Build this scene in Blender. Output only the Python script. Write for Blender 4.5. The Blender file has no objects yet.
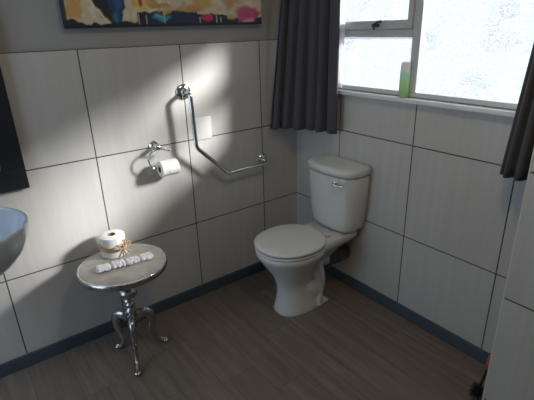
import bpy, bmesh, math, random
from mathutils import Vector, Matrix, noise
random.seed(7)
S = bpy.context.scene
C = S.collection
PI = math.pi

# ------------------------------------------------------------------ camera
cam_d = bpy.data.cameras.new('camera'); cam_d.sensor_width = 36; cam_d.lens = 433.72/534*36
cam = bpy.data.objects.new('camera', cam_d); C.objects.link(cam); S.camera = cam
yaw, pit, rol = 0.633452, -0.379209, -0.029259
F = Vector((math.sin(yaw)*math.cos(pit), math.cos(yaw)*math.cos(pit), math.sin(pit)))
R0 = F.cross(Vector((0,0,1))).normalized(); U0 = R0.cross(F)
Rv = R0*math.cos(rol)+U0*math.sin(rol); Uv = -R0*math.sin(rol)+U0*math.cos(rol)
m = Matrix((Rv, Uv, -F)).transposed().to_4x4(); m.translation = (-1.8314, -2.1401, 1.5630)
cam.matrix_world = m; cam_d.clip_start = .02

# ------------------------------------------------------------------ world, sun, exposure
W = bpy.data.worlds.new('sky'); S.world = W; W.use_nodes = True
wt = W.node_tree; bgn = wt.nodes['Background']
tc = wt.nodes.new('ShaderNodeTexCoord'); sx = wt.nodes.new('ShaderNodeSeparateXYZ'); rp = wt.nodes.new('ShaderNodeValToRGB')
wt.links.new(tc.outputs['Generated'], sx.inputs[0]); wt.links.new(sx.outputs['X'], rp.inputs[0]); wt.links.new(rp.outputs[0], bgn.inputs[0])
rp.color_ramp.elements[0].position = 0.0; rp.color_ramp.elements[0].color = (.39,.49,.62,1)      # thin haze to the west
rp.color_ramp.elements[1].position = .6; rp.color_ramp.elements[1].color = (.78,.885,1.03,1)         # brighter to the east
bgn.inputs[1].default_value = 4.5
sun_d = bpy.data.lights.new('sun', 'SUN'); sun_d.energy = 47.0; sun_d.angle = math.radians(10); sun_d.color = (1,.98,.95)
sun = bpy.data.objects.new('sun', sun_d); C.objects.link(sun)
sun.rotation_euler = Vector((1.24,-1,.68)).to_track_quat('Z','Y').to_euler(); sun.location = (6,-5,4)
def portal(name, loc, direction, sxx, syy):
    d = bpy.data.lights.new(name, 'AREA'); d.shape = 'RECTANGLE'; d.size = sxx; d.size_y = syy
    d.cycles.is_portal = True
    o = bpy.data.objects.new(name, d); C.objects.link(o); o.location = loc
    o.rotation_euler = Vector(direction).to_track_quat('-Z','Y').to_euler()
portal('daylight_portal', (.12,-.90,1.53), (-1,0,0), 1.3, .72)
portal('daylight_portal', (-2.72,-.51,1.2), (1,0,0), .85, 2.0)
S.view_settings.view_transform = 'Standard'; S.view_settings.look = 'None'
S.view_settings.gamma = 1; S.view_settings.use_curve_mapping = False
S.view_settings.exposure = 0.05

# ------------------------------------------------------------------ materials
def mat(name, col=(.5,.5,.5), rough=.5, metal=0, **kw):
    M = bpy.data.materials.new(name); M.use_nodes = True
    b = M.node_tree.nodes['Principled BSDF']
    b.inputs['Base Color'].default_value = (*col,1); b.inputs['Roughness'].default_value = rough; b.inputs['Metallic'].default_value = metal
    for k,v in kw.items(): b.inputs[k.replace('_',' ')].default_value = v
    return M
class N:
    """small node helper"""
    def __init__(s, M): s.t = M.node_tree; s.b = s.t.nodes.get('Principled BSDF')
    def n(s, typ, **kw):
        x = s.t.nodes.new('ShaderNode'+typ)
        for k,v in kw.items(): setattr(x,k,v)
        return x
    def l(s, a, b): s.t.links.new(a, b)
    def math(s, op, a, b=None, c=None):
        x = s.n('Math', operation=op)
        for i,v in enumerate((a,b,c)):
            if v is None: continue
            if isinstance(v,(int,float)): x.inputs[i].default_value = v
            else: s.l(v, x.inputs[i])
        return x.outputs[0]
    def mix(s, f, a, b):
        x = s.n('MixRGB')
        for i,v in enumerate((f,a,b)):
            if isinstance(v,(int,float)): x.inputs[i].default_value = v
            elif isinstance(v,tuple): x.inputs[i].default_value = (*v,1)
            else: s.l(v, x.inputs[i])
        return x.outputs[0]
    def noise(s, vec, scale, detail=3, rough=.5):
        x = s.n('TexNoise'); x.inputs['Scale'].default_value = scale; x.inputs['Detail'].default_value = detail; x.inputs['Roughness'].default_value = rough
        if vec is not None: s.l(vec, x.inputs['Vector'])
        return x.outputs['Fac']
    def map(s, vec, scale=(1,1,1), loc=(0,0,0)):
        x = s.n('Mapping'); x.inputs['Scale'].default_value = scale; x.inputs['Location'].default_value = loc
        s.l(vec, x.inputs['Vector']); return x.outputs[0]
    def ramp(s, f, a, b, c0=(0,0,0), c1=(1,1,1)):
        x = s.n('ValToRGB'); e = x.color_ramp.elements
        e[0].position = a; e[0].color = (*c0,1); e[1].position = b; e[1].color = (*c1,1); s.l(f, x.inputs[0]); return x.outputs[0]
    def bump(s, h, strength=.3, dist=.01):
        x = s.n('Bump'); x.inputs['Strength'].default_value = strength; x.inputs['Distance'].default_value = dist
        s.l(h, x.inputs['Height']); s.l(x.outputs[0], s.b.inputs['Normal']); return x

def tile_mat(name, axis, off, zoff=.4944, t=.5):
    M = mat(name, rough=.32); q = N(M)
    pos = q.n('NewGeometry').outputs['Position']; s = q.n('SeparateXYZ'); q.l(pos, s.inputs[0])
    a = q.math('DIVIDE', q.math('SUBTRACT', s.outputs[axis], off), t); z = q.math('DIVIDE', q.math('SUBTRACT', s.outputs[2], zoff), t)
    def edge(v):
        f = q.math('FRACT', v); return q.math('MULTIPLY', q.math('MINIMUM', f, q.math('SUBTRACT', 1.0, f)), t)
    d = q.math('MINIMUM', edge(a), edge(z))
    g = q.math('LESS_THAN', d, .003)                              # grout line
    cell = q.n('CombineXYZ'); q.l(q.math('FLOOR', a), cell.inputs[0]); q.l(q.math('FLOOR', z), cell.inputs[1])
    wn = q.n('TexWhiteNoise'); q.l(cell.outputs[0], wn.inputs['Vector'])
    add = q.n('VectorMath', operation='ADD'); q.l(pos, add.inputs[0]); q.l(wn.outputs['Color'], add.inputs[1])
    streak = q.noise(q.map(add.outputs[0], (38,38,1.6)), 1, 5, .6)
    cloud = q.noise(q.map(add.outputs[0], (5,5,1.2)), 1, 3)
    c = q.mix(q.ramp(streak,.3,.72), (.515,.508,.490), (.58,.573,.553))
    c = q.mix(q.math('MULTIPLY', q.ramp(cloud,.35,.7), .5), c, (.50,.482,.45))
    c = q.mix(q.math('MULTIPLY', wn.outputs['Value'], .18), c, (.47,.455,.43))
    c = q.mix(g, c, (.075,.072,.07))
    q.l(c, q.b.inputs['Base Color'])
    q.l(q.math('ADD', q.math('MULTIPLY', g, .5), q.math('ADD', .27, q.math('MULTIPLY', streak, .14))), q.b.inputs['Roughness'])
    h = q.math('ADD', q.math('MULTIPLY', q.ramp(d,.0015,.0035), 1.0), q.math('MULTIPLY', streak, .12))
    q.bump(h, .5, .002)
    return M
M_tileL = tile_mat('greige_tile_left', 0, -.284)
M_tileR = tile_mat('greige_tile_right', 1, -.3846)
M_tileD = tile_mat('greige_tile_duct', 1, -1.55, .586)
M_tileS = tile_mat('greige_tile_side', 1, -.3)
M_paint = mat('grey_wall_paint', (.36,.355,.35), .75)
q = N(M_paint); q.bump(q.noise(q.n('NewGeometry').outputs['Position'], 160, 3), .15, .002)
M_ceil = mat('ceiling_paint', (.78,.77,.75), .9)
M_skirt = mat('slate_blue_skirting', (.06,.075,.088), .35)
q = N(M_skirt); q.l(q.mix(q.noise(q.map(q.n('NewGeometry').outputs['Position'],(3,3,40)),3), (.052,.074,.096), (.076,.106,.136)), q.b.inputs['Base Color'])

M_floor = mat('wood_plank_floor', rough=.45); q = N(M_floor)
pos = q.n('NewGeometry').outputs['Position']; s = q.n('SeparateXYZ'); q.l(pos, s.inputs[0])
PW = .18
col = q.math('DIVIDE', s.outputs[0], PW); ci = q.math('FLOOR', col)
wn = q.n('TexWhiteNoise'); wn.noise_dimensions = '1D'; q.l(ci, wn.inputs['W'])
row = q.math('ADD', q.math('DIVIDE', s.outputs[1], 1.22), q.math('MULTIPLY', wn.outputs['Value'], 5.0)); ri = q.math('FLOOR', row)
cell = q.n('CombineXYZ'); q.l(ci, cell.inputs[0]); q.l(ri, cell.inputs[1])
w2 = q.n('TexWhiteNoise'); q.l(cell.outputs[0], w2.inputs['Vector'])
add = q.n('VectorMath', operation='ADD'); q.l(pos, add.inputs[0]); q.l(w2.outputs['Color'], add.inputs[1])
grain = q.noise(q.map(add.outputs[0], (26,1.7,10)), 1.4, 7, .65)
fine = q.noise(q.map(add.outputs[0], (140,5,40)), 1, 3, .6)
cl = q.noise(q.map(add.outputs[0], (4,1.2,4)), 1, 3, .6)
c = q.mix(q.ramp(grain,.32,.68), (.120,.094,.073), (.262,.216,.176))
c = q.mix(q.math('MULTIPLY', q.ramp(fine,.4,.75), .35), c, (.09,.068,.054))
c = q.mix(q.math('MULTIPLY', q.ramp(cl,.35,.7), .4), c, (.22,.185,.155))
c = q.mix(q.math('MULTIPLY', w2.outputs['Value'], .40), c, (.125,.100,.083))
fx = q.math('FRACT', col); ex = q.math('MULTIPLY', q.math('MINIMUM', fx, q.math('SUBTRACT',1.0,fx)), PW)
fy = q.math('FRACT', row); ey = q.math('MULTIPLY', q.math('MINIMUM', fy, q.math('SUBTRACT',1.0,fy)), 1.22)
e = q.math('MINIMUM', ex, ey); gap = q.math('LESS_THAN', e, .0012)
c = q.mix(q.math('MULTIPLY', gap, .55), c, (.025,.02,.017)); q.l(c, q.b.inputs['Base Color'])
q.l(q.math('ADD', .38, q.math('MULTIPLY', grain, .2)), q.b.inputs['Roughness'])
q.bump(q.math('SUBTRACT', q.math('MULTIPLY', grain, .3), gap), .35, .002)

M_porc = mat('white_porcelain', (.70,.71,.69), .16); M_porc.node_tree.nodes['Principled BSDF'].inputs['Coat Weight'].default_value = .3
M_basin = mat('blue_lit_porcelain', (.52,.58,.66), .10); M_basin.node_tree.nodes['Principled BSDF'].inputs['Coat Weight'].default_value = .5  # white basin: the blue daylight on it is put into the base colour
M_seat = mat('white_seat_plastic', (.72,.73,.715), .28)
M_chrome = mat('chrome', (.75,.76,.77), .10, 1)
q = N(M_chrome); q.l(q.math('ADD', .07, q.math('MULTIPLY', q.noise(q.n('NewGeometry').outputs['Position'], 30), .1)), q.b.inputs['Roughness'])
M_alu = mat('polished_cast_aluminium', (.50,.51,.53), .18, 1); q = N(M_alu)
nz = q.noise(q.n('NewGeometry').outputs['Position'], 45, 4); q.l(q.ramp(nz,.3,.7,(.36,.365,.38),(.60,.61,.63)), q.b.inputs['Base Color'])
q.l(q.math('ADD', .12, q.math('MULTIPLY', nz, .2)), q.b.inputs['Roughness']); q.bump(nz, .25, .004)
M_pewter = mat('brushed_pewter_top', (.38,.36,.32), .5, .25); q = N(M_pewter)
ps = q.n('NewGeometry').outputs['Position']; nz = q.noise(ps, 14, 5, .65); n2 = q.noise(ps, 90, 2)
q.l(q.ramp(nz,.3,.72,(.36,.345,.31),(.60,.58,.53)), q.b.inputs['Base Color']); q.l(q.math('ADD', .36, q.math('MULTIPLY', nz, .3)), q.b.inputs['Roughness']); q.bump(n2, .2, .003)
M_frame = mat('grey_aluminium_frame', (.56,.57,.58), .35, .15)
M_sill = mat('painted_sill', (.78,.80,.82), .22)
M_black = mat('black_frame', (.006,.007,.012), .6)
M_dark = mat('dark_plastic', (.02,.02,.022), .4)
M_brist = mat('black_bristle', (.012,.012,.012), .8)
M_red = mat('red_plastic', (.45,.09,.08), .4)
M_rubber = mat('grey_rubber_connector', (.10,.105,.10), .45)
M_mirror = mat('mirror_glass', (.9,.92,.93), .02, 1)
M_plate = mat('white_wall_plate', (.62,.62,.60), .4)
M_paper = mat('white_tissue_paper', (.80,.79,.78), .9); q = N(M_paper); q.bump(q.noise(q.n('NewGeometry').outputs['Position'], 260, 3), .4, .002)
M_core = mat('cardboard_core', (.20,.13,.08), .9)
M_twine = mat('jute_twine', (.52,.37,.22), .9); q = N(M_twine); q.bump(q.noise(q.n('NewGeometry').outputs['Position'], 500, 2), .6, .002)
M_wrap = mat('crumpled_silver_white_wrap', rough=.5, metal=0.0); q = N(M_wrap)
vo = q.n('TexVoronoi'); vo.inputs['Scale'].default_value = 110; q.l(q.n('NewGeometry').outputs['Position'], vo.inputs['Vector'])
q.l(q.ramp(vo.outputs['Distance'],.1,.75,(.96,.97,.98),(.72,.75,.79)), q.b.inputs['Base Color']); q.bump(vo.outputs['Distance'], .7, .006)
M_cap = mat('white_cap', (.88,.89,.89), .3); M_cap.node_tree.nodes['Principled BSDF'].inputs['Subsurface Weight'].default_value = .6; M_cap.node_tree.nodes['Principled BSDF'].inputs['Subsurface Radius'].default_value = (.03,.03,.03)
M_can = mat('air_freshener_print', rough=.3); q = N(M_can)
gc = q.n('TexCoord').outputs['Object']; nz = q.noise(q.map(gc,(60,60,14)), 1, 3, .6); s = q.n('SeparateXYZ'); q.l(gc, s.inputs[0])
low = q.ramp(q.math('ADD', q.math('MULTIPLY', s.outputs[2], 8.0), q.math('MULTIPLY', nz, -.9)), -.15, .55, (1,1,1), (0,0,0))
c = q.mix(q.ramp(nz,.45,.62), (.66,.88,.74), (.93,.98,.95)); c = q.mix(low, c, (.62,.80,.48)); q.l(c, q.b.inputs['Base Color'])
tr = q.n('BsdfTranslucent'); q.l(c, tr.inputs[0]); mx = q.n('MixShader'); mx.inputs[0].default_value = .65
q.l(q.b.outputs[0], mx.inputs[1]); q.l(tr.outputs[0], mx.inputs[2]); q.l(mx.outputs[0], q.t.nodes['Material Output'].inputs[0])

def fabric(name, c0, c1, transl):
    M = bpy.data.materials.new(name); M.use_nodes = True; q = N(M); q.b.inputs['Roughness'].default_value = .9
    ps = q.n('NewGeometry').outputs['Position']; w = q.noise(q.map(ps,(500,500,160)), 1, 2)
    cc = q.mix(w, c0, c1); q.l(cc, q.b.inputs['Base Color']); q.bump(w, .3, .001)
    q.b.inputs['Sheen Weight'].default_value = .15
    tr = q.n('BsdfTranslucent'); q.l(cc, tr.inputs[0]); mx = q.n('MixShader'); mx.inputs[0].default_value = transl
    q.l(q.b.outputs[0], mx.inputs[1]); q.l(tr.outputs[0], mx.inputs[2]); q.l(mx.outputs[0], q.t.nodes['Material Output'].inputs[0])
    return M
M_curt = fabric('charcoal_curtain_cloth', (.058,.058,.067), (.090,.090,.103), .03)
M_lining = fabric('white_lining_cloth', (.90,.90,.91), (.95,.95,.96), .8)

def pane_mat(name, clear, T=.205):
    """obscure glass: part lets light straight through, part scatters it, ripples vary the share"""
    M = bpy.data.materials.new(name); M.use_nodes = True; q = N(M); q.t.nodes.remove(q.b)
    ps = q.n('NewGeometry').outputs['Position']
    wob = q.n('TexNoise'); wob.inputs['Scale'].default_value = 30; q.l(ps, wob.inputs['Vector'])
    av = q.n('VectorMath', operation='MULTIPLY_ADD'); q.l(wob.outputs['Color'], av.inputs[0]); av.inputs[1].default_value = (.03,.03,.03); q.l(ps, av.inputs[2])
    vo = q.n('TexVoronoi', feature='DISTANCE_TO_EDGE'); vo.inputs['Scale'].default_value = 1; q.l(q.map(av.outputs[0],(55,52,88)), vo.inputs['Vector'])
    big = q.noise(ps, 4.5, 2)
    rip = q.ramp(vo.outputs['Distance'], .0, .30)                  # 0 on a ripple edge
    tr = q.n('BsdfTransparent'); tl = q.n('BsdfTranslucent'); gl = q.n('BsdfGlossy'); gl.inputs['Roughness'].default_value = .15
    bp = q.n('Bump'); bp.inputs['Strength'].default_value = .6; bp.inputs['Distance'].default_value = .003; q.l(vo.outputs['Distance'], bp.inputs['Height']); q.l(bp.outputs[0], gl.inputs['Normal'])
    wr = q.noise(q.map(av.outputs[0],(60,48,125)), 1, 2, .55)
    lines = q.ramp(q.math('ABSOLUTE', q.math('SUBTRACT', wr, .5)), .0, .07, (1,1,1), (0,0,0))
    shade = q.math('MULTIPLY', lines, q.math('ADD', .42, q.math('MULTIPLY', q.ramp(big,.50,.68), .65)))
    tint = q.mix(shade, (T,T,T), (T*.38,T*.42,T*.46)); q.l(tint, tr.inputs[0]); q.l(q.mix(shade, (T,T,T), (T*.5,T*.55,T*.6)), tl.inputs[0])
    m1 = q.n('MixShader'); m1.inputs[0].default_value = clear; q.l(tl.outputs[0], m1.inputs[1]); q.l(tr.outputs[0], m1.inputs[2])
    m2 = q.n('MixShader'); m2.inputs[0].default_value = .05; q.l(m1.outputs[0], m2.inputs[1]); q.l(gl.outputs[0], m2.inputs[2])
    q.l(m2.outputs[0], q.t.nodes['Material Output'].inputs[0])
    return M
M_pane = pane_mat('obscure_glass', .85)
M_vent = pane_mat('obscure_glass_vent', .95, .27)

# ------------------------------------------------------------------ mesh helpers
def new(): return bmesh.new()
def fin(name, bm, m, parent=None, smooth=True, angle=None, kind=None):
    bmesh.ops.remove_doubles(bm, verts=bm.verts, dist=1e-6); bmesh.ops.recalc_face_normals(bm, faces=bm.faces)
    me = bpy.data.meshes.new(name); bm.to_mesh(me); bm.free(); me.materials.append(m)
    if smooth:
        for p in me.polygons: p.use_smooth = True
        me.set_sharp_from_angle(angle=math.radians(angle or 40))
    o = bpy.data.objects.new(name, me); C.objects.link(o)
    if parent is not None: o.parent = parent; o.matrix_parent_inverse = parent.matrix_world.inverted()
    if kind: o['kind'] = kind
    return o
def thing(name, label, cat, loc=(0,0,0), group=None):
    o = bpy.data.objects.new(name, None); C.objects.link(o); o.location = loc; o.matrix_world = Matrix.Translation(loc)
    o.empty_display_size = .05; o['label'] = label; o['category'] = cat
    if group: o['group'] = group
    return o
def tag(o, label, cat, group=None):
    o['label'] = label; o['category'] = cat
    if group: o['group'] = group
    return o
def box(bm, x0, y0, z0, x1, y1, z1, bev=0, seg=2):
    b = bmesh.new(); bmesh.ops.create_cube(b, size=1)
    for v in b.verts: v.co = Vector(((x0+x1)/2+v.co.x*abs(x1-x0), (y0+y1)/2+v.co.y*abs(y1-y0), (z0+z1)/2+v.co.z*abs(z1-z0)))
    if bev: bmesh.ops.bevel(b, geom=b.edges[:], offset=bev, segments=seg, affect='EDGES', profile=.5)
    merge(bm, b)
def merge(bm, b):
    me = bpy.data.meshes.new('t'); b.to_mesh(me); b.free(); bm.from_mesh(me); bpy.data.meshes.remove(me)
def rings(bm, rs, cap0=True, cap1=True, closed=True):
    """loft through rings of equal count"""
    V = [[bm.verts.new(p) for p in r] for r in rs]; n = len(V[0])
    for a, b in zip(V, V[1:]):
        for i in range(n if closed else n-1):
            j = (i+1) % n; bm.faces.new((a[i], a[j], b[j], b[i]))
    if cap0: bm.faces.new(list(reversed(V[0])))
    if cap1: bm.faces.new(V[-1])
def lathe(bm, prof, cx, cy, seg=40):
    rs = []
    for r, z in prof: rs.append([(cx+max(r,1e-4)*math.cos(2*PI*i/seg), cy+max(r,1e-4)*math.sin(2*PI*i/seg), z) for i in range(seg)])
    rings(bm, rs)
def smoothpath(P, n=8):
    P = [Vector(p) for p in P]; out = []
    for i in range(len(P)-1):
        a = P[i-1] if i else P[0]*2-P[1]; b = P[i]; c = P[i+1]; d = P[i+2] if i+2 < len(P) else P[-1]*2-P[-2]
        for k in range(n):
            t = k/n; out.append(.5*((2*b)+(c-a)*t+(2*a-5*b+4*c-d)*t*t+(3*b-a-3*c+d)*t**3))
    out.append(P[-1]); return out
def lerp_list(L, n):
    out = []
    for i in range(len(L)-1):
        for k in range(n): out.append(L[i]+(L[i+1]-L[i])*k/n)
    out.append(L[-1]); return out
def tube(bm, P, r, seg=14, flat=None):
    """r number or list; flat = (sx, sy) section scale"""
    P = [Vector(p) for p in P]; R = r if isinstance(r, list) else [r]*len(P)
    t = (P[1]-P[0]).normalized(); up = Vector((0,0,1)) if abs(t.z) < .9 else Vector((1,0,0)); nrm = (up-t*up.dot(t)).normalized(); rs = []
    for i, p in enumerate(P):
        a = P[max(i-1,0)]; b = P[min(i+1,len(P)-1)]; tt = (b-a).normalized(); nrm = (nrm-tt*nrm.dot(tt)).normalized(); bi = tt.cross(nrm)
        f = flat or (1,1)
        rs.append([p+nrm*math.cos(2*PI*k/seg)*R[i]*f[0]+bi*math.sin(2*PI*k/seg)*R[i]*f[1] for k in range(seg)])
    rings(bm, rs)
def bent(P, r, n=6):
    """polyline with rounded corners"""
    P = [Vector(p) for p in P]; out = [P[0]]
    for i in range(1, len(P)-1):
        a = (P[i-1]-P[i]); b = (P[i+1]-P[i]); d = min(r, a.length*.48, b.length*.48); A = P[i]+a.normalized()*d; B = P[i]+b.normalized()*d
        for k in range(n+1):
            t = k/n; out.append(A*(1-t)**2+P[i]*2*t*(1-t)+B*t*t)
    out.append(P[-1]); return out
def ball(bm, c, r, sc=(1,1,1)):
    b = bmesh.new(); bmesh.ops.create_uvsphere(b, u_segments=20, v_segments=12, radius=r)
    for v in b.verts: v.co = Vector((v.co.x*sc[0]+c[0], v.co.y*sc[1]+c[1], v.co.z*sc[2]+c[2]))
    merge(bm, b)
def disc(bm, c, ax, prof, seg=32):
    """lathe about an arbitrary axis: prof = [(radius, distance)]"""
    ax = Vector(ax).normalized(); u = ax.orthogonal().normalized(); w = ax.cross(u); c = Vector(c)
    rings(bm, [[c+ax*d+(u*math.cos(2*PI*i/seg)+w*math.sin(2*PI*i/seg))*max(r,1e-4) for i in range(seg)] for r, d in prof])

# ------------------------------------------------------------------ setting
XS, YR, ZC = -2.6, -3.3, 2.5
bm = new(); box(bm, XS-.1, YR-.1, -.1, .1, .1, 0); fin('floor', bm, M_floor, smooth=False, kind='structure')
bm = new(); box(bm, XS-.1, YR-.1, ZC, .1, .1, ZC+.1); fin('ceiling', bm, M_ceil, smooth=False, kind='structure')
TT = .008
wl = None
bm = new(); box(bm, XS-.1, TT, 0, .1, .12, ZC); wl = fin('wall_left', bm, M_paint, smooth=False, kind='structure')
bm = new(); box(bm, XS, 0, 0, 0, TT, 1.4944, 0); o = fin('wall_tiles', bm, M_tileL, wl, smooth=False); o['kind'] = 'structure'
WY0, WY1, WZ0, WZ1 = -.235, -1.47, 1.225, 1.83
def holed(bm, x0, x1, ya, yb, z0, z1, h):
    hy0, hy1, hz0, hz1 = h
    box(bm, x0, ya, z0, x1, hy0, z1); box(bm, x0, hy1, z0, x1, yb, z1)
    if hz0 > z0: box(bm, x0, hy0, z0, x1, hy1, hz0)
    if z1 > hz1: box(bm, x0, hy0, hz1, x1, hy1, z1)
bm = new(); holed(bm, TT, .12, TT, YR-.1, 0, ZC, (WY0, WY1, WZ0, WZ1)); wr = fin('wall_right', bm, M_paint, smooth=False, kind='structure')
bm = new()
box(bm, 0, 0, 0, TT, YR, 1.205); box(bm, 0, 0, 1.205, TT, WY0, 1.4944); box(bm, 0, WY1, 1.205, TT, YR, 1.4944)
o = fin('wall_tiles', bm, M_tileR, wr, smooth=False); o['kind'] = 'structure'
bm = new(); box(bm, XS-.1, YR-.1, 0, .1, YR, ZC); fin('wall_rear', bm, M_tileL, smooth=False, kind='structure')
V2 = (-.12, -.90, .25, 2.15)
bm = new(); holed(bm, XS-.1, XS, 0.008, YR, 0, ZC, V2); fin('wall_side', bm, M_tileS, smooth=False, kind='structure')
bm = new(); box(bm, -.30, -1.55, 0, 0, -2.35, ZC, .0015, 1); fin('wall_duct', bm, M_tileD, smooth=False, kind='structure')
bm = new(); box(bm, -.3015, -1.5485, 0, -.296, -1.554, ZC, .001, 1); fin('trim_1', bm, mat('white_tile_trim', (.70,.69,.66), .4), smooth=False, kind='structure')
def skirt(name, x0, y0, x1, y1):
    bm = new(); box(bm, x0, y0, 0, x1, y1, .0725, .002, 1); return fin(name, bm, M_skirt, smooth=False, kind='structure')
skirt('baseboard_left', XS, -.012, -.012, 0); skirt('baseboard_right', -.012, -1.55, 0, 0)

# window 1 (obscure glass, aluminium)
w1 = bpy.data.objects.new('window_1', None); C.objects.link(w1); w1['kind'] = 'structure'
fx0, fx1 = .012, .05
bm = new()
def bar(y0, y1, z0, z1, x0=fx0, x1=fx1, b=.003): box(bm, x0, y0, z0, x1, y1, z1, b, 1)
bar(WY0, WY1, WZ0, 1.25); bar(WY0, WY1, WZ1-.03, WZ1)
bar(WY0, WY0-.03, 1.25, WZ1-.03); bar(WY1, WY1+.03, 1.25, WZ1-.03)
bar(-.815, -.858, 1.25, WZ1-.03)                      # mullion
bar(WY0-.03, -.815, 1.50, 1.538)                      # transom
fin('window_frame', bm, M_frame, w1)
bm = new()                                            # top hung sash
for a in ((WY0-.03, WY0-.058, 1.538, 1.80), (-.787, -.815, 1.538, 1.80), (WY0-.058, -.787, 1.538, 1.578), (WY0-.058, -.787, 1.772, 1.80)): bar(*a, x0=.002, x1=.036)
sash = fin('window_sash', bm, M_frame, w1)
def pane(y0, y1, z0, z1, x, M):
    bm = new(); box(bm, x, y0, z0, x+.004, y1, z1); 
    # single sheet facing the room is enough for thin obscure glass: keep only the inner face
    bmesh.ops.delete(bm, geom=[f for f in bm.faces if f.calc_center_median().x > x+.001], context='FACES')
    fin('pane', bm, M, w1, smooth=False)
pane(WY0-.03, -.815, 1.25, 1.50, .03, M_pane); pane(-.858, WY1+.03, 1.25, WZ1-.03, .03, M_pane); pane(WY0-.058, -.787, 1.578, 1.772, .018, M_vent)
bm = new(); box(bm, -.028, WY0+.02, 1.203, .055, WY1-.02, 1.225, .003, 2); fin('window_sill', bm, M_sill, w1)
bm = new()                                            # stay handle
box(bm, -.012, -.585, 1.548, .003, -.625, 1.562, .003); tube(bm, smoothpath([(-.012,-.597,1.556),(-.024,-.61,1.560),(-.026,-.64,1.572),(-.024,-.664,1.574)]), [.007]*9+[.0055]*16, 10)
tube(bm, [(-.008,-.60,1.552),(-.012,-.602,1.535)], .004, 8)
fin('window_handle', bm, M_dark, w1)

# unseen window added on the side wall, sized for cool daylight from the left
w2o = bpy.data.objects.new('added_side_window', None); C.objects.link(w2o); w2o['kind'] = 'structure'
bm = new(); y0, y1, z0, z1 = V2; xf0, xf1 = XS-.06, XS-.02
for a in ((y0,y1,z0,z0+.04),(y0,y1,z1-.04,z1),(y0,y0-.04,z0+.04,z1-.04),(y1+.04,y1,z0+.04,z1-.04),(-.49,-.53,z0+.04,z1-.04)): box(bm, xf0, a[0], a[2], xf1, a[1], a[3], .003, 1)
fin('window_frame', bm, M_frame, w2o)

# ------------------------------------------------------------------ toilet
TY = -.455
toilet = thing('toilet', 'white close-coupled toilet with the lid down, standing below the window', 'toilet', (-.38, TY, 0))
def oval(cx, z, lf, lb, hw, p=2.0, n=44, cy=TY):
    """superellipse-ish outline: front reach lf (towards -x), back reach lb, half width hw"""
    out = []
    for i in range(n):
        a = 2*PI*i/n; c, s_ = math.cos(a), math.sin(a)
        ex = 2/p; x = math.copysign(abs(c)**ex, c); y = math.copysign(abs(s_)**ex, s_)
        out.append((cx+(x*lb if x > 0 else x*lf), cy+y*hw, z))
    return out
secs = [ # cx, z, front, back, hw, p
 (-.37,0,.170,.150,.104,2.5),(-.37,.012,.172,.150,.106,2.5),(-.37,.03,.168,.150,.102,2.4),(-.375,.07,.156,.140,.094,2.3),(-.38,.12,.146,.115,.086,2.2),
 (-.385,.17,.144,.10,.084,2.1),(-.39,.215,.150,.10,.092,2.05),(-.40,.26,.162,.12,.112,2.0),(-.41,.30,.178,.14,.138,2),(-.42,.335,.192,.165,.158,2),
 (-.425,.362,.203,.19,.171,2.05),(-.43,.380,.209,.20,.180,2.1),(-.43,.397,.212,.20,.184,2.1),(-.43,.408,.210,.20,.182,2.1),(-.43,.413,.204,.195,.176,2.1)]
bm = new(); rings(bm, [oval(*s_) for s_ in secs])
# rear shelf that carries the cistern
def rrect(x0, x1, hw0, hw1, z, n=11):
    pts = []
    for (cx, sy, a0) in ((x1-.03, 1, 0), (x0+.03, 1, 90), (x0+.03, -1, 180), (x1-.03, -1, 270)):
        hw = hw1 if cx > (x0+x1)/2 else hw0
        for k in range(n): a = math.radians(a0+90*k/(n-1)); pts.append((cx+.03*math.cos(a), TY+sy*(hw-.03)+.03*math.sin(a), z))
    return pts
rings(bm, [rrect(-.34,-.16,.07,.05,.27), rrect(-.34,-.10,.10,.08,.33), rrect(-.36,-.03,.135,.118,.375), rrect(-.36,-.02,.15,.135,.40), rrect(-.36,-.02,.15,.135,.422), rrect(-.30,-.025,.145,.13,.430)])
# trapway bulging along the side and running back to the outlet
tp = smoothpath([(-.42,TY,.20),(-.34,TY-.03,.13),(-.29,TY-.035,.09),(-.265,TY-.03,.15),(-.265,TY-.015,.235),(-.235,TY,.275),(-.19,TY,.25),(-.15,TY,.235)], 6)
tube(bm, tp, lerp_list([.07,.068,.062,.056,.054,.053,.05,.048],6), 18)
box(bm, -.30, TY-.105, 0, -.225, TY+.105, .02, .008)
tube(bm, smoothpath([(-.30,TY-.075,.005),(-.285,TY-.075,.08),(-.29,TY-.07,.16),(-.32,TY-.075,.24),(-.36,TY-.11,.30)],6), lerp_list([.036,.028,.028,.032,.02],6), 14)
pan = fin('pan', bm, M_porc, toilet, angle=60)
bm = new(); rings(bm, [oval(-.43,.418,.190,.180,.173,2.15), oval(-.43,.422,.213,.19,.187,2.15), oval(-.43,.429,.211,.19,.185,2.15), oval(-.43,.432,.198,.180,.173,2.15)])
fin('seat', bm, M_seat, toilet)
bm = new(); rings(bm, [oval(-.43,.438,.190,.18,.165,2.15), oval(-.43,.4395,.214,.188,.188,2.15), oval(-.43,.4425,.216,.19,.190,2.15), oval(-.43,.450,.216,.19,.190,2.15), oval(-.43,.455,.209,.187,.183,2.15), oval(-.43,.459,.185,.17,.160,2.1), oval(-.43,.461,.11,.10,.09,2)])
fin('seat_lid', bm, M_seat, toilet, angle=60)
for s_ in (1,-1):
    bm = new(); tube(bm, [(-.228,TY+s_*.07-.02,.432),(-.228,TY+s_*.07+.02,.432)], .013, 14); fin('seat_hinge', bm, M_seat, toilet)
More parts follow.
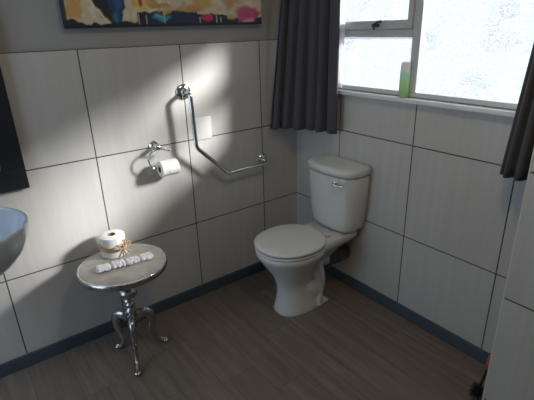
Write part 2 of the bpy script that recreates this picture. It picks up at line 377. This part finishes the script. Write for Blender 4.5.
# cistern
def cis(z, hw, dep, bul, n=14, x1=-.008):
    """D-shaped plan: flat back at the wall, bowed front"""
    pts = []
    for i in range(n+1):
        t = -1+2*i/n; x = -(dep + bul*(1-t*t)) ; y = t*hw
        e = max(0, abs(t)-.86)/.14; x += e*e*.03
        pts.append((x, TY+y, z))
    pts += [(-(dep)*.5, TY+hw, z), (x1-.01, TY+hw, z), (x1, TY+hw-.01, z), (x1, TY, z), (x1, TY-hw+.01, z), (x1-.01, TY-hw, z), (-(dep)*.5, TY-hw, z)]
    return pts
bm = new(); rings(bm, [cis(.432,.120,.11,.02), cis(.435,.138,.123,.025), cis(.448,.154,.132,.028), cis(.475,.164,.137,.030), cis(.54,.172,.141,.034), cis(.64,.179,.145,.038), cis(.776,.185,.150,.04), cis(.780,.180,.145,.038)])
fin('cistern', bm, M_porc, toilet, angle=55)
bm = new(); rings(bm, [cis(.786,.178,.142,.036), cis(.787,.187,.152,.041), cis(.790,.190,.155,.042), cis(.814,.191,.157,.043), cis(.824,.187,.153,.042), cis(.830,.17,.135,.038), cis(.832,.09,.09,.01)])
fin('cistern_lid', bm, M_porc, toilet, angle=50)
lev = None
bm = new(); LYy = TY-.08; LX = -.187; LZ = .748
disc(bm, (LX+.010, LYy, LZ), (-1,0,0), [(.013,-.004),(.014,.006),(.012,.012),(.006,.015)]); 
tube(bm, smoothpath([(LX-.006,LYy,LZ),(LX-.016,LYy-.008,LZ-.001),(LX-.015,LYy-.04,LZ-.002),(LX-.006,LYy-.075,LZ)],6), lerp_list([.008,.008,.008,.007],6), 12)
fin('flush_lever', bm, M_chrome, toilet)
bm = new(); disc(bm, (-.17,TY,.238), (1,0,0), [(.047,0),(.060,.004),(.062,.03),(.056,.034),(.056,.06),(.062,.064),(.065,.09),(.060,.096),(.060,.16)])
fin('outlet_connector', bm, M_rubber, toilet)
bm = new(); disc(bm, (-.30,TY-.098,.019), (0,-.3,1), [(.008,0),(.009,.003),(.006,.007)], 14); fin('floor_screw_cap', bm, M_chrome, toilet)

# ------------------------------------------------------------------ grab bar
gb = thing('grab_bar', 'angled chrome grab bar bolted to the tiled wall left of the toilet', 'grab bar', (-.787,0,1.258))
gy = -.075
bm = new(); tube(bm, bent([(-.787,-.004,1.258),(-.787,gy,1.255),(-.778,gy,.968),(-.588,gy,.782),(-.300,gy,.790),(-.284,-.004,.786)], .022, 8), .0115, 18); fin('bar', bm, M_chrome, gb, angle=60)
for c in ((-.787,0,1.258),(-.284,0,.786)):
    bm = new(); disc(bm, c, (0,-1,0), [(.040,.0),(.041,.004),(.036,.010),(.020,.013),(.016,.024)]); fin('flange', bm, M_chrome, gb)

# ------------------------------------------------------------------ ceiling light, unseen above the frame, added to warm the right side
lc = thing('added_ceiling_light', 'added unseen round ceiling light that warms the right side of the room', 'ceiling light', (-.95,-1.6,ZC))
bm = new(); lathe(bm, [(0,ZC-.001),(.15,ZC-.001),(.152,ZC-.02),(.13,ZC-.03),(0,ZC-.03)], -.95, -1.6, 40); fin('base', bm, M_plate, lc)
Mg = mat('added_lamp_glow', (.9,.88,.8), .5); Mg.node_tree.nodes['Principled BSDF'].inputs['Emission Color'].default_value = (1,.83,.56,1); Mg.node_tree.nodes['Principled BSDF'].inputs['Emission Strength'].default_value = 31
bm = new(); lathe(bm, [(0,ZC-.031),(.128,ZC-.031),(.125,ZC-.055),(.10,ZC-.075),(.05,ZC-.085),(0,ZC-.087)], -.95, -1.6, 40); fin('diffuser', bm, Mg, lc)

# ------------------------------------------------------------------ wall plate
bm = new(); box(bm, -LZ, -.007, .987, -.637, 0, 1.11, .003); pl = fin('wall_plate', bm, M_plate)
tag(pl, 'white rectangular blank wall plate on the tiles behind the grab bar', 'wall plate')

# ------------------------------------------------------------------ toilet roll holder with its roll
hd = thing('toilet_roll_holder', 'chrome open-ring toilet roll holder on the tiled wall', 'toilet roll holder', (-.985,0,1.0))
bm = new(); disc(bm, (-.985,0,1.0), (0,-1,0), [(.027,0),(.028,.004),(.022,.012),(.013,.018),(.010,.045),(.014,.050),(.014,.062),(.008,.067)]); fin('flange', bm, M_chrome, hd)
ry = -.062
bm = new(); tube(bm, smoothpath([(-.945,ry,.984),(-.985,ry,.994),(-1.022,ry,.988),(-1.045,ry,.960),(-1.046,ry,.928),(-1.030,ry,.904),(-1.006,ry,.897),(-.96,ry,.898),(-.905,ry,.899)],6), .0045, 12); fin('ring_arm', bm, M_chrome, hd)
bm = new(); ball(bm, (-.937,ry,.981), .010); ball(bm, (-.955,ry,.986), .007); fin('finial', bm, M_chrome, hd)
def roll(label, c, ax, r, h, rc, group=None):
    t = thing('toilet_roll', label, 'toilet roll', c, group)
    bm = new(); ax = Vector(ax).normalized(); u = ax.orthogonal().normalized(); w = ax.cross(u); cc = Vector(c); n = 40
    prof = [(rc,0),(r-.004,0),(r,.003),(r,h-.003),(r-.004,h),(rc,h)]
    rs = [[cc+ax*d+(u*math.cos(2*PI*i/n)+w*math.sin(2*PI*i/n))*rr for i in range(n)] for rr, d in prof]; rs.append(rs[0])
    rings(bm, rs, False, False); fin('paper', bm, M_paper, t)
    bm = new(); prof = [(rc-.002,-.0005),(rc-.0002,-.0005),(rc-.0002,h+.0005),(rc-.002,h+.0005)]
    rs = [[cc+ax*d+(u*math.cos(2*PI*i/n)+w*math.sin(2*PI*i/n))*rr for i in range(n)] for rr, d in prof]; rs.append(rs[0])
    rings(bm, rs, False, False); fin('cardboard_core', bm, M_core, t)
    return t
t = roll('white toilet roll hanging on the chrome ring holder', (-.995,ry,.888), (1,0,0), .042, .098, .018)
bm = new(); rs = []
for k in range(7):                                    # folded triangular loose end over the front
    a = math.radians(100-k*16); rr = .0432+.001*(k>3); sh = k/6
    rs.append([(-.990+.045*sh, ry-rr*math.cos(a-PI/2+.0)*1 if False else ry-rr*math.sin(math.radians(20+k*18)), .888+rr*math.cos(math.radians(20+k*18))), (-.898-.045*sh, ry-rr*math.sin(math.radians(20+k*18)), .888+rr*math.cos(math.radians(20+k*18)))])
rings(bm, rs, False, False, closed=False); o = fin('loose_end', bm, M_paper, t, smooth=False)
sm = o.modifiers.new('thickness','SOLIDIFY'); sm.thickness = .0015

# ------------------------------------------------------------------ side table
TX, TYY, TH = -1.308, -.232, .52
st = thing('side_table', 'small round polished metal pedestal table on three curved legs', 'side table', (TX,TYY,0))
bm = new(); lathe(bm, [(0,.505),(.195,.505),(.200,.512),(.200,.519),(.197,.520),(0,.520)], TX, TYY, 56); fin('tabletop', bm, M_pewter, st)
bm = new(); n=56
pr = [(.198,.519),(.201,.5215),(.207,.521),(.2105,.516),(.2105,.497),(.207,.491),(.198,.491),(.194,.495),(.194,.504),(.198,.519)]
rings(bm, [[(TX+r*math.cos(2*PI*i/n), TYY+r*math.sin(2*PI*i/n), z) for i in range(n)] for r, z in pr], False, False); fin('rim', bm, M_alu, st)
bm = new(); lathe(bm, [(.0,.505),(.045,.505),(.042,.498),(.020,.490),(.015,.450),(.014,.412),(.024,.407),(.026,.400),(.018,.394),(.030,.386),(.042,.373),(.047,.357),(.045,.342),(.034,.331),(.022,.326),(.028,.321),(.030,.311),(.020,.304),(.017,.298),(.024,.290),(.025,.281),(.017,.274),(.018,.268),(.026,.258),(.030,.235),(.030,.20),(.028,.17),(.020,.158),(.013,.152),(.012,.146),(.019,.139),(.020,.130),(.013,.121),(.010,.115),(.013,.108),(.010,.10),(0,.096)], TX, TYY, 32); fin('column', bm, M_alu, st, angle=60)
for fxp, fyp in ((-1.388,-.158),(-1.378,-.418),(-1.158,-.272)):
    d = Vector((fxp-TX, fyp-TYY, 0)); L = d.length; d.normalize(); bs = Vector((TX,TYY,0))
    P = [(.018,.200),(.042,.218),(.068,.218),(.088,.200),(.094,.160),(max(L*.56,.085),.115),(L*.62,.072),(L*.72,.036),(L-.022,.018),(L,.015)]
    Rr = [.025,.026,.024,.022,.0195,.0165,.014,.0135,.015,.012]
    bm = new(); tube(bm, smoothpath([bs+d*a+Vector((0,0,b)) for a,b in P],6), lerp_list(Rr,6), 16, flat=(1.15,.8))
    ball(bm, bs+d*(L-.004)+Vector((0,0,.013)), .015, (1.2,1.2,.8))
    fin('leg', bm, M_alu, st, angle=70)

RX, RY = -1.306, -.112
t = roll('white toilet roll tied with jute twine, standing on the round metal table', (RX,RY,TH+.001), (0,0,1), .061, .108, .019)
def around(z, r, tilt, n=40): return [(RX+r*math.cos(2*PI*i/n), RY+r*math.sin(2*PI*i/n), z+tilt*math.cos(2*PI*i/n-2.4)) for i in range(n+1)]
bm = new()
for z, ti in ((.575,.010),(.582,.006),(.568,.014),(.560,.004)): tube(bm, around(z,.0628,ti), .0028, 8)
ka = math.radians(-62); K = Vector((RX+.067*math.cos(ka), RY+.067*math.sin(ka), .572)); tn = Vector((-math.sin(ka), math.cos(ka), 0)); on = Vector((math.cos(ka), math.sin(ka), 0)); up = Vector((0,0,1))
ball(bm, K, .009)
for pts in ([(0,0),(.022,.022),(.034,.008),(.018,-.004),(0,0)],[(0,0),(-.018,.026),(-.034,.020),(-.02,.0),(0,0)],[(0,0),(.006,.03),(.018,.040),(.014,.012),(0,0)],[(0,0),(.010,-.018),(.022,-.034)],[(0,0),(-.008,-.022),(-.020,-.040)],[(0,0),(-.002,-.02),(.004,-.044)]):
    for j in (0,1): tube(bm, smoothpath([K+tn*a*(1+.15*j)+up*b+on*(.004+.006*(abs(a)*25)+.003*j) for a,b in pts],6), .0026, 8)
fin('twine_bow', bm, M_twine, t)

# strip of crumpled wrapping
bm = new(); A = Vector((-1.436,-.238,TH)); B = Vector((-1.168,-.268,TH)); nn = 60; mm = 14; rs = []
dd = (B-A); ln = dd.length; dd.normalize(); sd = Vector((-dd.y, dd.x, 0))
for i in range(nn+1):
    t_ = i/nn; seg = (t_*4) % 1.0; pin = .62+.38*min(1,math.sin(PI*min(max(seg,0),1))*2.4); 
    if i in (0,nn): pin = .55
    p = A+dd*ln*t_+sd*.003*math.sin(t_*7); ring = []
    for k in range(mm):
        a = 2*PI*k/mm; w_ = .030*pin; h_ = .013*pin
        nv = noise.noise(Vector((t_*22, k*.9, 3.1)))*.35+1
        z = h_+h_*math.sin(a)*nv; ring.append(p+sd*math.cos(a)*w_*nv+Vector((0,0,max(z,.0015))))
    rs.append(ring)
rings(bm, rs); o = fin('wrapped_strip', bm, M_wrap, angle=25)
tag(o, 'crumpled silvery white strip of wrapped sachets lying on the round table', 'strip')

# ------------------------------------------------------------------ wash basin
BX, BY, BZ = -1.925, -.255, .03
wb = thing('wash_basin', 'round white porcelain wash basin on the left wall under the mirror', 'basin', (BX,BY,.70))
bm = new()
def bo(z, rx, ry_, dy=0, n=48):
    return [(BX+rx*math.cos(2*PI*i/n), min(BY+dy+ry_*math.sin(2*PI*i/n), -.001), z+BZ) for i in range(n)]
outer = [bo(.635,.06,.06,.02), bo(.639,.10,.10,.02), bo(.662,.155,.15,.01), bo(.70,.203,.19,.005), bo(.745,.238,.222), bo(.79,.258,.241), bo(.825,.267,.249), bo(.848,.270,.252), bo(.853,.266,.248), bo(.852,.259,.241), bo(.845,.254,.236)]
inner = [bo(.82,.248,.230), bo(.78,.236,.218), bo(.735,.205,.188), bo(.705,.14,.12), bo(.697,.03,.03)]
rings(bm, outer+inner); fin('bowl', bm, M_basin, wb, angle=60)
bm = new(); disc(bm, (BX,BY,.7205+BZ-.025), (0,0,1), [(.024,0),(.025,.004),(.02,.006),(.006,.004)]); fin('drain', bm, M_chrome, wb)
bm = new(); tube(bm, bent([(BX,BY+.05,.692),(BX,BY+.05,.52),(BX,-.002,.52)],.04), .018, 16); fin('waste_pipe', bm, M_chrome, wb)

# ------------------------------------------------------------------ mirror
mr = thing('mirror', 'black-framed mirror on the left wall above the basin', 'mirror', (-1.95,0,.92))
mx0, mx1, mz0, mz1, fw = -2.25, -1.597, .922, 1.72, .092
bm = new()
for a in ((mx0,mz0,mx1,mz0+fw),(mx0,mz1-fw,mx1,mz1),(mx0,mz0+fw,mx0+fw,mz1-fw),(mx1-fw,mz0+fw,mx1,mz1-fw)): box(bm, a[0], -.028, a[1], a[2], -.0005, a[3], .003, 1)
fin('mirror_frame', bm, M_black, mr)
bm = new(); box(bm, mx0+fw-.01, -.012, mz0+fw-.01, mx1-fw+.01, -.004, mz1-fw+.01); fin('mirror_glass', bm, M_mirror, mr, smooth=False)

# ------------------------------------------------------------------ painting
M_art = mat('abstract_paint', rough=.55); q = N(M_art); at = q.n('VertexColor'); at.layer_name = 'paint'; q.l(at.outputs[0], q.b.inputs['Base Color'])
pt = thing('painting', 'unframed abstract canvas with cream, navy and magenta strokes above the tiles', 'painting', (-.8,0,1.58))
PX0, PX1, PZ0, PZ1 = -1.322, -.283, 1.580, 2.15
def sm_(a, b, x): t = min(max((x-a)/(b-a),0),1); return t*t*(3-2*t)
def fb(x, y, s): return noise.fractal(Vector((x*s, y*s, s)), 1.0, 2.0, 4)
def art(X, Z):
    """X, Z in cm from the lower left corner of the canvas"""
    X = -.00275*X*X+1.2835*X-.55        # the strokes crowd towards the left of the canvas
    wx = fb(X,Z,.18)*1.6; wz = fb(X+40,Z,.22)*1.3; x = X+wx; z = Z+wz
    c = Vector((.50,.44,.31))
    def over(col, m_):
        nonlocal c
        m_ = max(0,min(1,m_)); c = c*(1-m_)+Vector(col)*m_
    over((.42,.25,.10), sm_(.05,.5,fb(X,Z,.10)))
    over((.60,.56,.45), sm_(.0,.5,fb(X+90,Z+20,.16)))
    # ochre accents
    for (cx,cz,rx,rz,col) in ((6,7,4,4,(.50,.27,.07)),(51,9,6,1.6,(.42,.20,.07)),(47,10,3,2,(.45,.24,.08)),(68,8,5,2,(.38,.20,.06)),(73,11,5,3,(.45,.28,.08)),(88,12,5,3,(.42,.25,.08)),(41,11,4,6,(.55,.42,.10))):
        over(col, .9*sm_(1.3,.6,math.hypot((x-cx)/rx,(z-cz)/rz)))
    # ink-dark wedge and blue column on the left
    wl_, wr_ = 25.5-z*.95, 30.5+z*.10
    over((.012,.014,.022), sm_(-.6,.4,x-max(wl_,13))*sm_(.6,-.4,x-24.8))
    over((.012,.035,.10), sm_(-.5,.5,x-24.2)*sm_(.5,-.4,x-wr_))
    over((.02,.16,.22), .8*sm_(1.2,.2,math.hypot((x-27)/2.2,(z-4.5)/2.6)))
    over((.03,.10,.28), .7*sm_(1.2,.4,math.hypot((x-28)/1.8,(z-11)/5)))
    over((.62,.56,.44), sm_(.9,.3,abs(x-(23.8-z*.95))))
    # dark ground along the bottom
    top = 1.9
    if X < 14: top = 3.9-.16*X
    elif 38.2 < X < 52: top = 6.4
    elif 52 <= X < 57: top = 6.0
    elif 57 <= X < 70: top = 6.6
    elif 70 <= X < 86: top = 5.2
    elif X >= 86: top = 3.0
    over((.010,.015,.025), sm_(.3,-.3,z-top))
    if 38.2 < X: over((.012,.03,.075), .8*sm_(.3,-.3,z-top)*sm_(0.5,1.5,z)*sm_(39,45,X)*sm_(71,69,X))
    over((.03,.26,.34), .95*sm_(1.15,.55,math.hypot((x-51)/5.2,(z-4.2)/1.9)))
    over((.10,.40,.46), .7*sm_(1.1,.4,math.hypot((x-50)/2.4,(z-5)/1.0)))
    over((.50,.03,.10), .95*sm_(1.2,.6,math.hypot((x-75.5)/3.6,(z-3.6)/2.0)))
    over((.36,.33,.12), .9*sm_(1.2,.6,math.hypot((x-87.5)/2.6,(z-3.4)/2.0)))
    over((.42,.06,.14), .95*sm_(1.15,.8,math.hypot((x-96)/6.0,(z-4.6)/5.0)))
    over((.62,.36,.42), .7*sm_(1.1,.5,math.hypot((x-96)/2.6,(z-2.0)/1.6)))
    over((.45,.03,.09), .8*sm_(1.1,.5,math.hypot((x-101.5)/2.5,(z-5.5)/1.8)))
    over((.02,.02,.08), .9*sm_(.5,-.5,z-3.2)*sm_(99.5,100.5,X))
    over((.35,.012,.015), .95*sm_(1.15,.7,math.hypot((X-40.6)/1.1,(Z-10.6)/2.2)))
    # drips
    for dx_, z0_ in ((38.8,5.6),(42.9,5.0),(52.6,5.8),(80.2,4.6),(82.4,4.0),(71.4,4.0),(98.8,3.5)):
        over((.50,.48,.40), .7*sm_(.45,.15,abs(X-dx_))*sm_(.2,-.2,Z-z0_))
    # broader strokes higher up
    over((.02,.05,.14), .9*sm_(.25,.45,fb(X+200,Z+60,.055))*sm_(14,20,Z))
    over((.45,.05,.07), .9*sm_(.32,.48,fb(X+10,Z+160,.07))*sm_(14,20,Z))
    over((.05,.28,.36), .9*sm_(.32,.48,fb(X+510,Z+60,.08))*sm_(14,20,Z))
    over((.008,.010,.016), max(sm_(1.5,.9,Z), sm_(1.3,.8,X)*.95, sm_(103.4,103.8,X)*.7))
    return Vector((min(.95,c.x*1.25),min(.95,c.y*1.25),min(.95,c.z*1.25)))
bm = new(); box(bm, PX0, -.030, PZ0, PX1, -.0005, PZ1, .002, 1)
fin('canvas_stretcher', bm, mat('black_canvas_edge', (.01,.012,.018), .6), pt, smooth=False)
nx, nz_ = 348, 150; wX = (PX1-PX0)*100; hZ = (PZ1-PZ0)*100; vs = []; cs = []
for j in range(nz_+1):
    for i in range(nx+1):
        X = wX*i/nx; Z = hZ*(j/nz_)**1.35; vs.append((PX0+X/100, -.0308, PZ0+Z/100)); cs.append(art(X, Z))
fs = [(j*(nx+1)+i, j*(nx+1)+i+1, (j+1)*(nx+1)+i+1, (j+1)*(nx+1)+i) for j in range(nz_) for i in range(nx)]
me = bpy.data.meshes.new('painted_surface'); me.from_pydata(vs, [], fs); ca = me.color_attributes.new('paint','FLOAT_COLOR','POINT')
for i, c in enumerate(cs): ca.data[i].color = (c.x, c.y, c.z, 1)
me.materials.append(M_art); o = bpy.data.objects.new('painted_surface', me); C.objects.link(o); o.parent = pt; o.matrix_parent_inverse = pt.matrix_world.inverted()

# ------------------------------------------------------------------ curtains
def curtain(name, top, bot, z0, z1, folds, amp, m, parent=None, seed=0, hem=0):
    """top / bot: plan paths (lists of xy) the folds run along"""
    nh, nv = folds*14, 26; T = smoothpath([(x,y,0) for x,y in top], 12); Bt = smoothpath([(x,y,0) for x,y in bot], 12)
    def at(P, t): f = t*(len(P)-1); i = min(int(f), len(P)-2); return P[i].lerp(P[i+1], f-i)
    bm = new(); G = []
    for j in range(nv+1):
        v = j/nv; row = []
        for i in range(nh+1):
            t = i/nh; a, b = at(T,t), at(Bt,t); p = a.lerp(b, v)
            e = .001; tg = (at(T,min(t+e,1)).lerp(at(Bt,min(t+e,1)),v)-at(T,max(t-e,0)).lerp(at(Bt,max(t-e,0)),v)).normalized(); nr = Vector((-tg.y, tg.x, 0))
            ph = t*folds*2*PI + .9*math.sin(t*9+seed) + .25*math.sin(v*3+t*14)
            am = amp*(.65+.5*v)*(.75+.35*math.sin(t*17+seed*2))
            s_ = math.sin(ph); s_ = math.copysign(abs(s_)**.75, s_)
            p = p+nr*(s_*am)+tg*(math.cos(ph)*am*.25); z = z1+(z0-z1)*v + (hem*t if j == nv else hem*t*v)
            row.append(bm.verts.new((p.x, p.y, z)))
        G.append(row)
    for a, b in zip(G, G[1:]):
        for i in range(nh): bm.faces.new((a[i], a[i+1], b[i+1], b[i]))
    o = fin(name, bm, m, parent, angle=80); sm = o.modifiers.new('thickness','SOLIDIFY'); sm.thickness = .002; return o
cl = thing('curtain', 'charcoal curtain hanging in the corner left of the window', 'curtain', (-.1,-.22,.98), 'charcoal curtains')
curtain('curtain_cloth', [(-.110,-.05),(-.09,-.14),(-.07,-.26),(-.052,-.395)], [(-.255,-.045),(-.17,-.12),(-.10,-.25),(-.060,-.415)], .985, 2.12, 6, .025, M_curt, cl, 0)
curtain('curtain_lining', [(-.018,-.36),(-.018,-.422)], [(-.020,-.35),(-.020,-.412)], 1.24, 2.12, 3, .006, M_lining, cl, 3)
cr = thing('curtain', 'charcoal curtain at the right end of the window beside the tiled duct', 'curtain', (-.1,-1.45,.98), 'charcoal curtains')
curtain('curtain_cloth', [(-.09,-1.44),(-.09,-1.48),(-.09,-1.525)], [(-.10,-1.36),(-.10,-1.43),(-.095,-1.525)], .985, 2.12, 3, .020, M_curt, cr, 2)
rod = thing('curtain_rod', 'dark curtain rod fixed above the window', 'curtain rod', (-.09,-.8,2.14))
bm = new(); tube(bm, [(-.09,-.03,2.135),(-.09,-1.545,2.135)], .011, 14); fin('rod', bm, M_dark, rod)
for y in (-.2, -1.40):
    bm = new(); tube(bm, [(-.09,y,2.135),(.008,y,2.135)], .007, 10); disc(bm, (.007,y,2.135), (-1,0,0), [(.022,0),(.022,.005),(.01,.009)]); fin('bracket', bm, M_dark, rod)

# ------------------------------------------------------------------ air freshener can on the sill
cn = thing('air_freshener_can', 'green and white aerosol can with white cap on the window sill', 'spray can', (-.0,-.803,1.225))
ccx, ccy = -.004, -.806
bm = new(); lathe(bm, [(0,0),(.022,0),(.024,.003),(.024,.118),(.020,.126),(0,.126)], 0, 0, 28); o = fin('can_body', bm, M_can, None); o.location = (ccx,ccy,1.2252); o.parent = cn; o.matrix_parent_inverse = Matrix.Translation((0,.803,-1.225))
bm = new(); lathe(bm, [(0,1.346),(.0225,1.346),(.0235,1.350),(.0225,1.378),(.019,1.388),(.012,1.392),(0,1.392)], ccx, ccy, 28); fin('cap', bm, M_cap, cn)

# ------------------------------------------------------------------ toilet brush
tb = thing('toilet_brush', 'black-bristled toilet brush with a red collar leaning in the corner by the duct', 'brush', (-.235,-1.50,0))
hd0 = Vector((-.236,-1.500,.036)); hd1 = Vector((-.180,-1.532,.36))
dirv = (hd1-hd0)
bm = new(); tube(bm, [hd0+dirv*t_ for t_ in (0,.3,.6,1)], [.006,.006,.007,.009], 12); fin('handle', bm, M_dark, tb)
bm = new(); tube(bm, [hd0+dirv*t_ for t_ in (.40,.44,.60,.66)], [.009,.014,.014,.009], 14); fin('collar', bm, M_red, tb)
bm = new(); rnd = random.Random(3); ax = dirv.normalized(); ball(bm, hd0, .018, (1,1,1.2))
for k in range(170):
    t_ = rnd.uniform(-.022,.03); a = rnd.uniform(0,2*PI); u = ax.orthogonal().normalized(); w = ax.cross(u)
    d_ = (u*math.cos(a)+w*math.sin(a)+ax*rnd.uniform(-.5,.5)).normalized(); p = hd0+ax*t_; e_ = p+d_*rnd.uniform(.026,.036); e_.z = max(e_.z,.002)
    e_.y = max(e_.y,-1.547)
    tube(bm, [p+d_*.008, e_], [.0014,.0008], 5)
o = fin('bristle_head', bm, M_brist, tb)
